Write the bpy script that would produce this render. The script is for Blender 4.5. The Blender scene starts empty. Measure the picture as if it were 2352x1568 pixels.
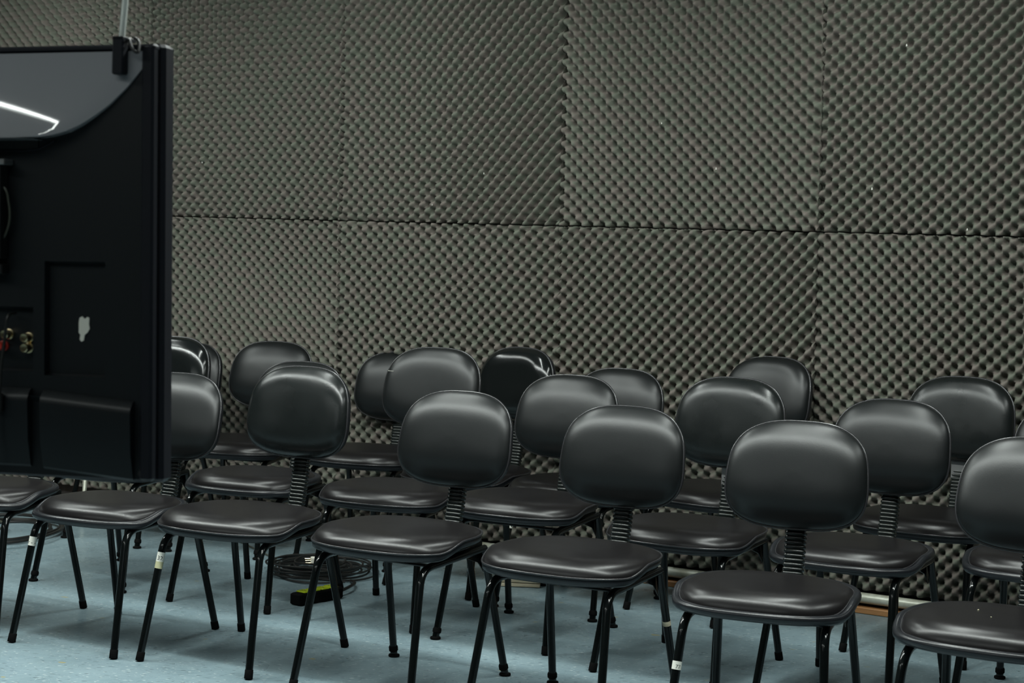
import bpy, math, random
import numpy as np
from mathutils import Matrix, Vector
random.seed(7)
PI = math.pi
sc = bpy.context.scene
C = sc.collection

# ------------------------------------------------------------ camera
F_PX, W_PX, H_PX = 4090.6, 2352, 1568
CAM_H = 1.3103
pitch = math.atan((784 - 581.93) / F_PX); roll = math.radians(1.9454)
Fv = Vector((0, math.cos(pitch), -math.sin(pitch)))
U0 = Vector((0, math.sin(pitch), math.cos(pitch))); R0 = Vector((1, 0, 0))
Rv = R0 * math.cos(roll) + U0 * math.sin(roll)
Uv = U0 * math.cos(roll) - R0 * math.sin(roll)
cam_d = bpy.data.cameras.new('camera'); cam = bpy.data.objects.new('camera', cam_d); C.objects.link(cam)
M = Matrix((Rv, Uv, -Fv)).transposed().to_4x4(); M.translation = (0, 0, CAM_H)
cam.matrix_world = M
cam_d.sensor_width = 36; cam_d.lens = 36 * F_PX / W_PX
cam_d.clip_start = 0.05; cam_d.clip_end = 60
cam_d.dof.use_dof = True; cam_d.dof.focus_distance = 5.4; cam_d.dof.aperture_fstop = 9.0
sc.camera = cam

# ------------------------------------------------------------ world, exposure
w = bpy.data.worlds.new('world'); sc.world = w; w.use_nodes = True
w.node_tree.nodes['Background'].inputs[0].default_value = (0.5, 0.55, 0.6, 1)
w.node_tree.nodes['Background'].inputs[1].default_value = 0.02
sc.view_settings.view_transform = 'Standard'
try: sc.view_settings.look = 'None'
except Exception: pass
sc.view_settings.exposure = 0.0; sc.view_settings.gamma = 1.0; sc.view_settings.use_curve_mapping = False

# back wall frame: origin, direction along it, normal away from the room
WA = -0.5426; WO = Vector((0, 7.472, 0))
WD = Vector((math.cos(WA), math.sin(WA), 0)); WN = Vector((-WD.y, WD.x, 0))
def wall_pt(s, n, z): return WO + WD * s + WN * n + Vector((0, 0, z))
CEIL = 3.0

# rows of fluorescent tubes under the ceiling, (s, distance of centre from wall, length, power, 1 = at right angles to the wall)
LIGHT_ROWS = [(-2.5, 1.5, 1.8, 22, 1), (-0.35, 1.5, 1.8, 26, 1), (1.75, 1.5, 1.8, 30, 1), (3.9, 1.5, 1.8, 24, 1), (0.4, 2.9, 6.6, 215, 0), (0.4, 6.7, 6.6, 48, 0)]
for (s, dist, ln, pw, turn) in LIGHT_ROWS:
    ld = bpy.data.lights.new('tube_light', 'AREA'); ld.shape = 'RECTANGLE'; ld.size = ln; ld.size_y = 0.14
    ld.energy = pw; ld.color = (0.93, 1.0, 0.96)
    lo = bpy.data.objects.new('tube_light', ld); C.objects.link(lo)
    lo.location = wall_pt(s, -dist, CEIL - 0.13); lo.rotation_euler = (0, 0, WA+turn*math.pi/2)

# ------------------------------------------------------------ materials
def srgb(r, g, b):
    f = lambda c: ((c/255+0.055)/1.055)**2.4 if c > 10.3 else c/255/12.92
    return (f(r), f(g), f(b), 1)
def mat(name, col, rough=0.5, metal=0.0, spec=0.5, bump=None, coat=0.0, emit=None):
    m = bpy.data.materials.new(name); m.use_nodes = True
    nt = m.node_tree; b = nt.nodes['Principled BSDF']
    b.inputs['Base Color'].default_value = col; b.inputs['Roughness'].default_value = rough
    b.inputs['Metallic'].default_value = metal; b.inputs['Specular IOR Level'].default_value = spec
    if coat: b.inputs['Coat Weight'].default_value = coat; b.inputs['Coat Roughness'].default_value = 0.08
    if emit: b.inputs['Emission Color'].default_value = emit[0]; b.inputs['Emission Strength'].default_value = emit[1]
    if bump:
        sc_, st, dist = bump
        tc = nt.nodes.new('ShaderNodeTexCoord'); mp = nt.nodes.new('ShaderNodeMapping')
        n = nt.nodes.new('ShaderNodeTexNoise'); n.inputs['Scale'].default_value = sc_; n.inputs['Detail'].default_value = 3
        bp = nt.nodes.new('ShaderNodeBump'); bp.inputs['Strength'].default_value = st; bp.inputs['Distance'].default_value = dist
        nt.links.new(tc.outputs['Object'], mp.inputs[0]); nt.links.new(mp.outputs[0], n.inputs['Vector'])
        nt.links.new(n.outputs[0], bp.inputs['Height']); nt.links.new(bp.outputs[0], b.inputs['Normal'])
        m['_map'] = mp.name
    return m
def mottle(m, ca, cb, scale, lo=0.35, hi=0.65, stretch=None, detail=4):
    """base colour varied between two real colours of the thing"""
    nt = m.node_tree; b = nt.nodes['Principled BSDF']
    tc = nt.nodes.new('ShaderNodeTexCoord'); mp = nt.nodes.new('ShaderNodeMapping')
    if stretch: mp.inputs['Scale'].default_value = stretch
    n = nt.nodes.new('ShaderNodeTexNoise'); n.inputs['Scale'].default_value = scale; n.inputs['Detail'].default_value = detail
    r = nt.nodes.new('ShaderNodeValToRGB'); r.color_ramp.elements[0].position = lo; r.color_ramp.elements[1].position = hi
    r.color_ramp.elements[0].color = ca; r.color_ramp.elements[1].color = cb
    nt.links.new(tc.outputs['Object'], mp.inputs[0]); nt.links.new(mp.outputs[0], n.inputs['Vector'])
    nt.links.new(n.outputs[0], r.inputs[0]); nt.links.new(r.outputs[0], b.inputs['Base Color'])
    return r
def vinyl(name, col, rough, var=0.012, spec=0.42):
    m = mat(name, col, rough, spec=spec, bump=(420, 0.09, 0.0012))
    m.node_tree.nodes[m['_map']].inputs['Scale'].default_value = (0.5, 1, 1.3)
    nt = m.node_tree; b = nt.nodes['Principled BSDF']
    n = nt.nodes.new('ShaderNodeTexNoise'); n.inputs['Scale'].default_value = 9; n.inputs['Detail'].default_value = 3
    tc = nt.nodes.new('ShaderNodeTexCoord'); oi = nt.nodes.new('ShaderNodeObjectInfo')
    ad = nt.nodes.new('ShaderNodeVectorMath'); ad.operation = 'ADD'
    mu = nt.nodes.new('ShaderNodeMath'); mu.operation = 'MULTIPLY'; mu.inputs[1].default_value = 40
    nt.links.new(oi.outputs['Random'], mu.inputs[0]); nt.links.new(tc.outputs['Object'], ad.inputs[0]); nt.links.new(mu.outputs[0], ad.inputs[1])
    nt.links.new(ad.outputs[0], n.inputs['Vector'])
    mr = nt.nodes.new('ShaderNodeMapRange'); mr.inputs[1].default_value = 0.3; mr.inputs[2].default_value = 0.7
    mr.inputs[3].default_value = rough - var; mr.inputs[4].default_value = rough + var
    nt.links.new(n.outputs[0], mr.inputs[0]); nt.links.new(mr.outputs[0], b.inputs['Roughness'])
    return m
M_VINYL = vinyl('black_vinyl', (0.0045, 0.0055, 0.0058, 1), 0.37)
M_SEATV = vinyl('black_seat_vinyl', (0.0065, 0.0058, 0.0062, 1), 0.30, spec=0.36)
M_GLOSS = vinyl('glossy_black_vinyl', (0.005, 0.006, 0.006, 1), 0.14)
M_WORN = vinyl('worn_black_vinyl', (0.006, 0.0075, 0.0075, 1), 0.29, 0.06)
M_PIPE = mat('piping_vinyl', (0.02, 0.02, 0.022, 1), 0.22)
M_SHELL = mat('seat_shell_plastic', (0.009, 0.010, 0.012, 1), 0.28, spec=0.4)
M_TUBE = mat('black_enamelled_steel', (0.003, 0.004, 0.004, 1), 0.13, spec=0.35)
M_RUB = mat('black_rubber', (0.004, 0.004, 0.004, 1), 0.8, spec=0.06)
M_BELLOW = mat('black_bellow_plastic', (0.008, 0.010, 0.009, 1), 0.2)
M_BARE = mat('bare_brushed_steel', (0.25, 0.25, 0.25, 1), 0.42, metal=0.7)
M_STICK = mat('white_paper_sticker', (0.68, 0.67, 0.60, 1), 0.7)
M_YEL = mat('yellowed_tape', (0.45, 0.43, 0.26, 1), 0.6)
M_INK = mat('black_ink', (0.02, 0.02, 0.02, 1), 0.6)
M_FOAM = mat('charcoal_acoustic_foam', (0.2, 0.2, 0.18, 1), 1.0, spec=0.05, bump=(700, 0.25, 0.002))
mottle(M_FOAM, (0.142, 0.124, 0.110, 1), (0.122, 0.130, 0.105, 1), 26, 0.4, 0.6)
M_WALLB = mat('dark_wall_paint', (0.03, 0.03, 0.03, 1), 0.9)
M_CEIL = mat('grey_ceiling', (0.24, 0.25, 0.24, 1), 0.9)
M_SIDE = mat('grey_green_side_walls', (0.05, 0.058, 0.053, 1), 0.9)
M_WOOD = mat('varnished_wood', (0.4, 0.2, 0.08, 1), 0.4, bump=(60, 0.2, 0.002))
mottle(M_WOOD, (0.42, 0.21, 0.085, 1), (0.30, 0.14, 0.05, 1), 30, 0.3, 0.7, (0.15, 1, 2))
M_PALEW = mat('pale_raw_wood', (0.5, 0.45, 0.32, 1), 0.7)
mottle(M_PALEW, (0.58, 0.52, 0.38, 1), (0.28, 0.24, 0.16, 1), 60, 0.3, 0.7, (0.1, 1, 3))
M_CONDUIT = mat('painted_conduit', (0.45, 0.46, 0.38, 1), 0.35, metal=0.2)
mottle(M_CONDUIT, (0.50, 0.52, 0.45, 1), (0.34, 0.34, 0.26, 1), 22)
M_TV = mat('tv_black_plastic', (0.005, 0.007, 0.0085, 1), 0.42, spec=0.35, bump=(900, 0.08, 0.0006))
M_TVG = mat('tv_gloss_reflection_grey', (0.30, 0.30, 0.32, 1), 0.05, spec=0.8, coat=0.8)  # dark plastic, base colour raised to grey to stand in for the reflected ceiling
M_TVD = mat('tv_recess_black', (0.004, 0.004, 0.004, 1), 0.6)
M_TVR = mat('tv_satin_bezel', (0.010, 0.011, 0.015, 1), 0.5, spec=0.15)
M_STEEL = mat('bright_steel', (0.74, 0.78, 0.74, 1), 0.3, metal=0.35)
M_BRASS = mat('plated_connector', (0.75, 0.62, 0.38, 1), 0.22, metal=1.0)
M_CABLE = mat('black_rubber_cable', (0.013, 0.013, 0.012, 1), 0.4)
M_CABLEG = mat('grey_green_cable', (0.06, 0.065, 0.05, 1), 0.4)
M_PLUGW = mat('white_plastic', (0.62, 0.60, 0.52, 1), 0.4)
M_LIME = mat('lime_yellow_plastic', (0.44, 0.55, 0.012, 1), 0.45)
M_ORANGE = mat('orange_varnished_wood', (0.40, 0.09, 0.015, 1), 0.4)
mottle(M_ORANGE, (0.46, 0.12, 0.02, 1), (0.26, 0.06, 0.012, 1), 25, stretch=(0.2, 1, 2))
M_RED = mat('red_plastic', (0.4, 0.02, 0.01, 1), 0.4)
M_TUBEL = mat('lit_fluorescent_tube', (0.9, 0.9, 0.9, 1), 0.4, emit=((0.93, 1.0, 0.96, 1), 6.0))
M_FIX = mat('white_fixture_enamel', (0.7, 0.72, 0.7, 1), 0.35)

# vinyl floor: blue-grey sheet with chips streaked one way
M_FLOOR = mat('blue_grey_vinyl_floor', srgb(120, 150, 160), 0.3, spec=0.42)
def floor_nodes():
    nt = M_FLOOR.node_tree; b = nt.nodes['Principled BSDF']; L = nt.links
    tc = nt.nodes.new('ShaderNodeTexCoord')
    def layer(prev, scale, stretch, lo, hi, col, rot=0.0, detail=2, fac=1.0):
        mp = nt.nodes.new('ShaderNodeMapping'); mp.inputs['Scale'].default_value = stretch; mp.inputs['Rotation'].default_value = (0, 0, rot)
        n = nt.nodes.new('ShaderNodeTexNoise'); n.inputs['Scale'].default_value = scale; n.inputs['Detail'].default_value = detail
        mr = nt.nodes.new('ShaderNodeMapRange'); mr.inputs[1].default_value = lo; mr.inputs[2].default_value = hi
        mr.inputs[3].default_value = 0; mr.inputs[4].default_value = fac
        mx = nt.nodes.new('ShaderNodeMix'); mx.data_type = 'RGBA'
        L.new(tc.outputs['Object'], mp.inputs[0]); L.new(mp.outputs[0], n.inputs['Vector']); L.new(n.outputs[0], mr.inputs[0])
        L.new(mr.outputs[0], mx.inputs[0]); mx.inputs[7].default_value = col
        if isinstance(prev, tuple): mx.inputs[6].default_value = prev
        else: L.new(prev, mx.inputs[6])
        return mx.outputs[2]
    c = layer((0.165, 0.235, 0.265, 1), 3.0, (1, 1.6, 1), 0.35, 0.7, (0.20, 0.275, 0.305, 1), 0.4)
    c = layer(c, 26, (1, 3.2, 1), 0.40, 0.72, (0.25, 0.33, 0.352, 1), 0.45, 3, 0.4)
    c = layer(c, 80, (0.5, 1.8, 1), 0.73, 0.75, (0.04, 0.06, 0.07, 1), 0.5, 0, 0.8)
    c = layer(c, 85, (0.7, 1.7, 1), 0.745, 0.765, (0.50, 0.57, 0.56, 1), 0.25, 0, 0.85)
    c = layer(c, 12, (1, 2, 1), 0.765, 0.785, (0.30, 0.26, 0.10, 1), 0.1, 1, 0.8)
    L.new(c, b.inputs['Base Color'])
    n = nt.nodes.new('ShaderNodeTexNoise'); n.inputs['Scale'].default_value = 5; n.inputs['Detail'].default_value = 2
    mr = nt.nodes.new('ShaderNodeMapRange'); mr.inputs[1].default_value = 0.3; mr.inputs[2].default_value = 0.7
    mr.inputs[3].default_value = 0.22; mr.inputs[4].default_value = 0.4
    L.new(tc.outputs['Object'], n.inputs['Vector']); L.new(n.outputs[0], mr.inputs[0]); L.new(mr.outputs[0], b.inputs['Roughness'])
floor_nodes()

# ------------------------------------------------------------ mesh helpers
class MB:
    """collects geometry for one mesh object"""
    def __init__(s): s.v = []; s.f = []; s.m = []
    def add(s, vs, fs, mi=0):
        o = len(s.v); s.v += [tuple(p) for p in vs]; s.f += [tuple(i + o for i in f) for f in fs]; s.m += [mi] * len(fs); return s
    def box(s, x0, x1, y0, y1, z0, z1, mi=0, bev=0.0, T=None):
        if bev <= 0:
            vs = [(x, y, z) for x in (x0, x1) for y in (y0, y1) for z in (z0, z1)]
            fs = [(0, 1, 3, 2), (4, 6, 7, 5), (0, 4, 5, 1), (2, 3, 7, 6), (0, 2, 6, 4), (1, 5, 7, 3)]
        else:
            b = bev; vs = []; fs = []
            def ring(z, i):
                return [(x0+i, y0+i+b, z), (x0+i+b, y0+i, z), (x1-i-b, y0+i, z), (x1-i, y0+i+b, z), (x1-i, y1-i-b, z), (x1-i-b, y1-i, z), (x0+i+b, y1-i, z), (x0+i, y1-i-b, z)]
            for z, i in ((z0, b), (z0+b, 0), (z1-b, 0), (z1, b)): vs += ring(z, i)
            for k in range(3):
                for j in range(8):
                    a = k*8+j; c_ = k*8+(j+1) % 8
                    fs.append((a, c_, c_+8, a+8))
            fs.append(tuple(reversed(range(8)))); fs.append(tuple(range(24, 32)))
        if T is not None: vs = [T @ Vector(p) for p in vs]
        return s.add(vs, fs, mi)
    def tube(s, path, r, n=10, mi=0, cap=True, closed=False, sx=1.0, up=None, rad=None):
        path = [Vector(p) for p in path]; N = len(path); vs = []; fs = []
        pn = None
        for i, p in enumerate(path):
            a = path[(i-1) % N] if (closed or i > 0) else p; b = path[(i+1) % N] if (closed or i < N-1) else p
            t = (b-a).normalized()
            if pn is None:
                ref = Vector(up) if up else (Vector((0, 0, 1)) if abs(t.z) < 0.9 else Vector((1, 0, 0)))
                pn = (ref - t*ref.dot(t)).normalized()
            else: pn = (pn - t*pn.dot(t)).normalized()
            q = t.cross(pn); rr = rad[i] if rad else r
            for k in range(n):
                an = 2*PI*k/n
                vs.append(p + pn*(math.cos(an)*rr) + q*(math.sin(an)*rr*sx))
        R = N if closed else N-1
        for i in range(R):
            for k in range(n):
                a = i*n+k; b = i*n+(k+1) % n; c_ = ((i+1) % N)*n+(k+1) % n; d = ((i+1) % N)*n+k
                fs.append((a, b, c_, d))
        if cap and not closed:
            fs.append(tuple(reversed(range(n)))); fs.append(tuple(range((N-1)*n, N*n)))
        return s.add(vs, fs, mi)
    def lathe(s, prof, n=16, T=None, mi=0):
        vs = []; fs = []
        for (r, z) in prof:
            for k in range(n): vs.append(Vector((r*math.cos(2*PI*k/n), r*math.sin(2*PI*k/n), z)))
        for i in range(len(prof)-1):
            for k in range(n): fs.append((i*n+k, i*n+(k+1) % n, (i+1)*n+(k+1) % n, (i+1)*n+k))
        fs.append(tuple(reversed(range(n)))); fs.append(tuple(range((len(prof)-1)*n, len(prof)*n)))
        if T is not None: vs = [T @ p for p in vs]
        return s.add(vs, fs, mi)
    def mesh(s, name, mats, smooth=True, angle=40):
        me = bpy.data.meshes.new(name); me.from_pydata([tuple(p) for p in s.v], [], s.f)
        for m in (mats if isinstance(mats, (list, tuple)) else [mats]): me.materials.append(m)
        me.polygons.foreach_set('material_index', s.m)
        if smooth:
            me.polygons.foreach_set('use_smooth', [True]*len(me.polygons))
            try: me.set_sharp_from_angle(angle=math.radians(angle))
            except Exception: pass
        me.update(); return me
def obj(name, me, parent=None, loc=None, rot=None):
    o = bpy.data.objects.new(name, me); C.objects.link(o)
    if parent: o.parent = parent
    if loc: o.location = loc
    if rot: o.rotation_euler = rot
    return o
def empty(name, loc, rz=0.0):
    o = bpy.data.objects.new(name, None); C.objects.link(o); o.location = loc; o.rotation_euler = (0, 0, rz); o.empty_display_size = 0.1
    return o
def tag(o, label=None, cat=None, group=None, kind=None):
    if label: o['label'] = label
    if cat: o['category'] = cat
    if group: o['group'] = group
    if kind: o['kind'] = kind
    return o
def smooth_path(pts, per=8, closed=False):
    pts = [Vector(p) for p in pts]; N = len(pts); out = []
    rng = range(N if closed else N-1)
    for i in rng:
        if closed: p0, p1, p2, p3 = pts[(i-1) % N], pts[i], pts[(i+1) % N], pts[(i+2) % N]
        else: p0, p1, p2, p3 = pts[max(i-1, 0)], pts[i], pts[i+1], pts[min(i+2, N-1)]
        for k in range(per):
            t = k/per
            out.append(0.5*((2*p1)+(-p0+p2)*t+(2*p0-5*p1+4*p2-p3)*t*t+(-p0+3*p1-3*p2+p3)*t**3))
    if not closed: out.append(pts[-1])
    return out
def fillet(pts, r, n=6):
    pts = [Vector(p) for p in pts]; out = [pts[0]]
    for i in range(1, len(pts)-1):
        a, b, c_ = pts[i-1], pts[i], pts[i+1]
        u = (a-b); v = (c_-b); d = min(r, u.length*0.45, v.length*0.45)
        p = b+u.normalized()*d; q = b+v.normalized()*d
        for k in range(n+1):
            t = k/n; out.append(p*(1-t)**2+b*2*t*(1-t)+q*t*t)
    out.append(pts[-1]); return out

# ------------------------------------------------------------ room shell
X0, X1, Y0 = -6.5, 6.5, -4.0
fl = obj('floor', MB().box(X0, X1, Y0, 14, -0.1, 0).mesh('floor', M_FLOOR, False)); tag(fl, kind='structure')
ce = obj('ceiling', MB().box(X0, X1, Y0, 14, CEIL, CEIL+0.1).mesh('ceiling', M_CEIL, False)); tag(ce, kind='structure')
for nm, b in (('wall_left', (X0-0.1, X0, Y0, 14)), ('wall_right', (X1, X1+0.1, Y0, 14)), ('wall_front', (X0, X1, Y0-0.1, Y0))):
    tag(obj(nm, MB().box(b[0], b[1], b[2], b[3], 0, CEIL).mesh(nm, M_SIDE, False)), kind='structure')

# back wall, covered with egg-crate foam sheets (parts of it)
wb = obj('wall_back', MB().box(-8.2, 8.2, 0.063, 0.16, 0, CEIL).mesh('wall_back', M_WALLB, False), loc=WO, rot=(0, 0, WA))
tag(wb, 'back wall covered in charcoal egg-crate foam sheets', kind='structure')
P = 0.0556
def vnoise(x, z, seed, sc_):
    """smooth pseudo-random field from a few sines"""
    rs = np.random.RandomState(seed); out = 0
    for _ in range(5):
        a, b = rs.uniform(-1, 1, 2)*sc_; out = out + np.sin(a*x+b*z+rs.uniform(0, 6.28))
    return out/2.4
def foam_panel(x0, x1, z0, z1, seed, bias, cuts=8, lean=0.0):
    nx = int((x1-x0)/P*cuts); nz = int((z1-z0)/P*cuts)
    u = np.linspace(x0, x1, nx+1); v = np.linspace(z0, z1, nz+1)
    X, Z = np.meshgrid(u, v)
    rs = np.random.RandomState(seed)
    sx, sz = rs.uniform(0.97, 1.04), rs.uniform(0.98, 1.04); rot = rs.uniform(-0.012, 0.012)
    Xw = X+0.006*vnoise(X, Z, seed+1, 5)-rot*Z; Zw = Z+0.006*vnoise(X, Z, seed+2, 5)+rot*X
    a = 2*PI*(Xw*sx)/P+rs.uniform(0, 6); b = 2*PI*(Zw*sz)/P+rs.uniform(0, 6)
    wgt = np.clip(0.5+bias+0.16*vnoise(X, Z, seed+3, 3.0), 0.2, 0.8)
    c = wgt*np.cos(a+b)+(1-wgt)*np.cos(a-b)
    h = (1-c)/2
    Y = 0.057*h**1.45 + 0.002*(vnoise(X, Z, seed+4, 6)+1)+0.001
    # the border of a sheet is pressed a little to the wall
    e = np.minimum(np.minimum(X-x0, x1-X), np.minimum(Z-z0, z1-Z))
    wob = 0.0025*np.sin(X*60+seed)+0.002*np.sin(Z*45+seed)
    Y = Y+0.005*np.exp(-(e/0.010)**2)
    Y = np.minimum(Y, 0.0605)
    Xo = X + lean*(1.444-Z) + np.where((X-x0 < 1e-6) | (x1-X < 1e-6), wob*0.6, 0)
    Zo = Z + np.where((Z-z0 < 1e-6) | (z1-Z < 1e-6), 0.6*wob, 0)
    n0, n1 = Z.shape
    top = np.stack([Xo.ravel(), Y.ravel(), Zo.ravel()], 1)
    idx = np.arange(n0*n1).reshape(n0, n1)
    q = np.stack([idx[:-1, :-1].ravel(), idx[:-1, 1:].ravel(), idx[1:, 1:].ravel(), idx[1:, :-1].ravel()], 1)
    ring = np.concatenate([idx[0, :-1], idx[:-1, -1], idx[-1, :0:-1], idx[:0:-1, 0]])
    back = top[ring].copy(); back[:, 1] = 0.0625
    o = len(top); k = len(ring); nxt = np.roll(np.arange(k), -1)
    sk = np.stack([ring[nxt], ring, o+np.arange(k), o+nxt], 1)
    V = np.concatenate([top, back]); Fc = np.concatenate([q, sk])
    me = bpy.data.meshes.new('foam_panel')
    me.vertices.add(len(V)); me.vertices.foreach_set('co', V.astype(np.float32).ravel())
    me.loops.add(Fc.size); me.loops.foreach_set('vertex_index', Fc.astype(np.int32).ravel())
    me.polygons.add(len(Fc)); me.polygons.foreach_set('loop_start', np.arange(0, Fc.size, 4, dtype=np.int32))
    me.polygons.foreach_set('loop_total', np.full(len(Fc), 4, dtype=np.int32))
    sm = np.ones(len(Fc), bool); sm[len(q):] = False
    me.polygons.foreach_set('use_smooth', sm)
    me.update(); me.validate(); me.materials.append(M_FOAM)
    return obj('foam_panel', me, wb)
SX, SP, ZJ = 0.202, 1.1308, 1.432
# ridge direction of each sheet: positive runs down to the right, negative up to the right
BIAS = {(-4, 0): .1, (-3, 0): .2, (-2, 0): -.08, (-1, 0): -.08, (0, 0): -.04, (1, 0): .0, (2, 0): 0.0, (3, 0): 0,
        (-4, 1): .1, (-3, 1): .26, (-2, 1): -.20, (-1, 1): -.12, (0, 1): .06, (1, 1): -.02, (2, 1): 0, (3, 1): 0}
for (k, r), bs in BIAS.items():
    z0, z1 = ((0.086, ZJ-0.002) if r == 0 else (ZJ+0.002, 2.99))
    x0 = SX+(k-0)*SP+0.0015; x1 = x0+SP-0.003
    far = k in (-4, 3)
    foam_panel(x0, x1, z0, z1, 111+7*k+31*r, bs, cuts=(4 if far else 8), lean=0.012 if r == 0 else 0.016)

# conduit and wooden strip along the foot of the wall
cd = obj('wall_conduit', MB().tube([(x, 0, 0) for x in np.linspace(-1.7, 3.6, 24)], 0.0205, 14).mesh('wall_conduit', M_CONDUIT), loc=wall_pt(0, 0.024, 0.056), rot=(0, 0, WA))
tag(cd, 'pale painted metal conduit running along the foot of the foam wall', 'pipe')
for x in (1.535, -1.66, 3.0): obj('coupling', MB().tube([(x-0.03, 0, 0), (x+0.012, 0, 0)], 0.0235, 14).mesh('coupling', M_CONDUIT), cd)
bb = obj('baseboard_back', MB().box(-8, 8, -0.004, 0.06, 0, 0.024, bev=0.003).mesh('baseboard_back', M_WOOD, False), loc=WO, rot=(0, 0, WA))
tag(bb, 'thin orange-brown varnished wooden strip at the foot of the wall', kind='structure')

# ceiling light fixtures (above the frame)
for i, (s, dist, ln, pw, turn) in enumerate(LIGHT_ROWS):
    t = empty('ceiling_light', wall_pt(s, -dist, CEIL), WA+turn*PI/2)
    tag(t, 'long white fluorescent fitting with bare tubes, ' + ('short row pointing at the left of the wall', 'short row left of the middle', 'short row right of the middle', 'short row farthest right', 'long row in front of the chairs', 'long row behind the camera')[i], 'light')
    obj('fixture_body', MB().box(-ln/2, ln/2, -0.09, 0.09, -0.06, 0, bev=0.006).mesh('fixture_body', M_FIX, False), t)
    for sy in (-0.045, 0.045):
        obj('tube', MB().tube([(-ln/2+0.03, sy, -0.085), (ln/2-0.03, sy, -0.085)], 0.013, 10).mesh('tube', M_TUBEL), t)

# ------------------------------------------------------------ chair parts
SW, SD, SZ = 0.483, 0.419, 0.4753
BW, BH, BY, BZ, TILT = 0.399, 0.300, 0.307, 0.746, 0.21
NA = 72
def sstep(a, b, x):
    t = min(max((x-a)/(b-a), 0), 1); return t*t*(3-2*t)
def seat_outline(i, k=1.0, off=0.0):
    th = 2*PI*i/NA; ct, st = math.cos(th), math.sin(th); n = 2.75
    x = math.copysign(abs(ct)**(2/n), ct); y = math.copysign(abs(st)**(2/n), st)
    X = (SW/2+off)*x*k; Y = (SD/2+off)*y*k
    X *= 1-0.045*(y+0.2)-0.05*max(y, 0)**2
    Y -= 0.010*(1-x*x) * (1 if y < 0 else 0)*k
    return X, Y
def rim_z(y): return 0.4265+0.030*sstep(-0.140, -0.02, y)+0.003*sstep(0.0, 0.2, y)
def seat_cushion(off=0.0, thick=1.0):
    m = MB(); K = [0.0, .25, .45, .6, .7, .77, .83, .88, .915, .94, .96, .975, .988, .996, 1.0]; vs = []; fs = []
    for k in K:
        for i in range(NA):
            x, y = seat_outline(i, max(k, 1e-3), off)
            dome = (1-k**8.0)**0.55
            top = SZ - 0.002 + 0.002*sstep(-0.05, .2, y)
            z = rim_z(y)*(1-dome)+top*dome
            z -= 0.004*(1-dome)
            vs.append((x, y, z))
    for r in range(len(K)-1):
        for i in range(NA):
            a = r*NA+i; b = r*NA+(i+1) % NA; fs.append((a, a+NA, b+NA, b))
    m.add(vs, fs); m.add(vs[:NA], [tuple(range(NA))]); return m
def seat_piping(off, r):
    return MB().tube([(*seat_outline(i, 1.0, off), rim_z(seat_outline(i, 1.0, off)[1])) for i in range(NA)], r, 8, closed=True)
def seat_shell(off, depth, lip):
    m = MB(); vs = []; fs = []
    prof = ([(off-0.014, -0.001), (off-0.006, 0.004), (off+0.001, 0.0035), (off+0.006, 0.0), (off+0.008, -0.006), (off+0.007, -0.014), (off, -0.021), (off-0.03, -0.024), (off-0.1, -0.026)] if lip else
            [(off-0.006, -0.001), (off, -0.003), (off+0.001, -0.010), (off-0.0005, -depth+0.004), (off-0.006, -depth), (off-0.03, -depth-0.002), (off-0.1, -depth-0.003)])
    for (o_, dz) in prof:
        for i in range(NA):
            x, y = seat_outline(i, 1.0, 0)
            L = math.hypot(x, y); x2 = x*(1+o_/L); y2 = y*(1+o_/L)
            vs.append((x2, y2, rim_z(y)+dz))
    for r in range(len(prof)-1):
        for i in range(NA):
            a = r*NA+i; b = r*NA+(i+1) % NA; fs.append((a, a+NA, b+NA, b))
    m.add(vs, fs); m.add(vs[-NA:], [tuple(reversed(range(NA)))]); return m
def back_outline(i, k=1.0, off=0.0):
    th = 2*PI*i/NA; ct, st = math.cos(th), math.sin(th); n = 2.7 if st > 0 else 3.1
    x = math.copysign(abs(ct)**(2/n), ct); z = math.copysign(abs(st)**(2/n), st)
    X = (BW/2+off)*x*k*(1-0.055*(z+0.35)); Z = (BH/2+off)*z*k
    return X, Z
def bow(x, z): return -0.020*(x/(BW/2))**2 + 0.014*(z/(BH/2))**2 + 0.008*(x/(BW/2))**4     # sides wrap forward
def back_cushion(T=0.052, pw=2.9):
    m = MB(); K = [0.0, .2, .4, .55, .67, .76, .83, .88, .92, .95, .975, .99, 1.0]; vs = []; fs = []
    for k in K:
        for i in range(NA):
            x, z = back_outline(i, max(k, 1e-3)); dome = (1-k**pw)**0.60
            vs.append((x, bow(x, z)-T*dome+0.004*math.exp(-(z/0.09)**2)*(1-k*k), z))
    for r in range(len(K)-1):
        for i in range(NA):
            a = r*NA+i; b = r*NA+(i+1) % NA; fs.append((a, b, b+NA, a+NA))
    m.add(vs, fs); m.add(vs[:NA], [tuple(reversed(range(NA)))]); return m
def back_piping(r=0.0034):
    pts = []
    for i in range(NA):
        x, z = back_outline(i, 1.0, 0.001); pts.append((x, bow(x, z)+0.001, z))
    return MB().tube(pts, r, 8, closed=True)
def back_shell():
    m = MB(); vs = []; fs = []
    prof = [(1.0, -0.004, -0.001), (1.0, -0.001, 0.004), (1.0, 0.0, 0.016), (1.0, -0.003, 0.025), (0.95, -0.004, 0.031), (0.6, 0, 0.034), (0.02, 0, 0.035)]
    for (k, o_, dy) in prof:
        for i in range(NA):
            x, z = back_outline(i, k, o_); xo, zo = back_outline(i, 1.0)
            vs.append((x, bow(x, z)+dy, z))
    for r in range(len(prof)-1):
        for i in range(NA):
            a = r*NA+i; b = r*NA+(i+1) % NA; fs.append((a, b, b+NA, a+NA))
    m.add(vs, fs); m.add(vs[-NA:], [tuple(range(NA))]); return m
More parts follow.
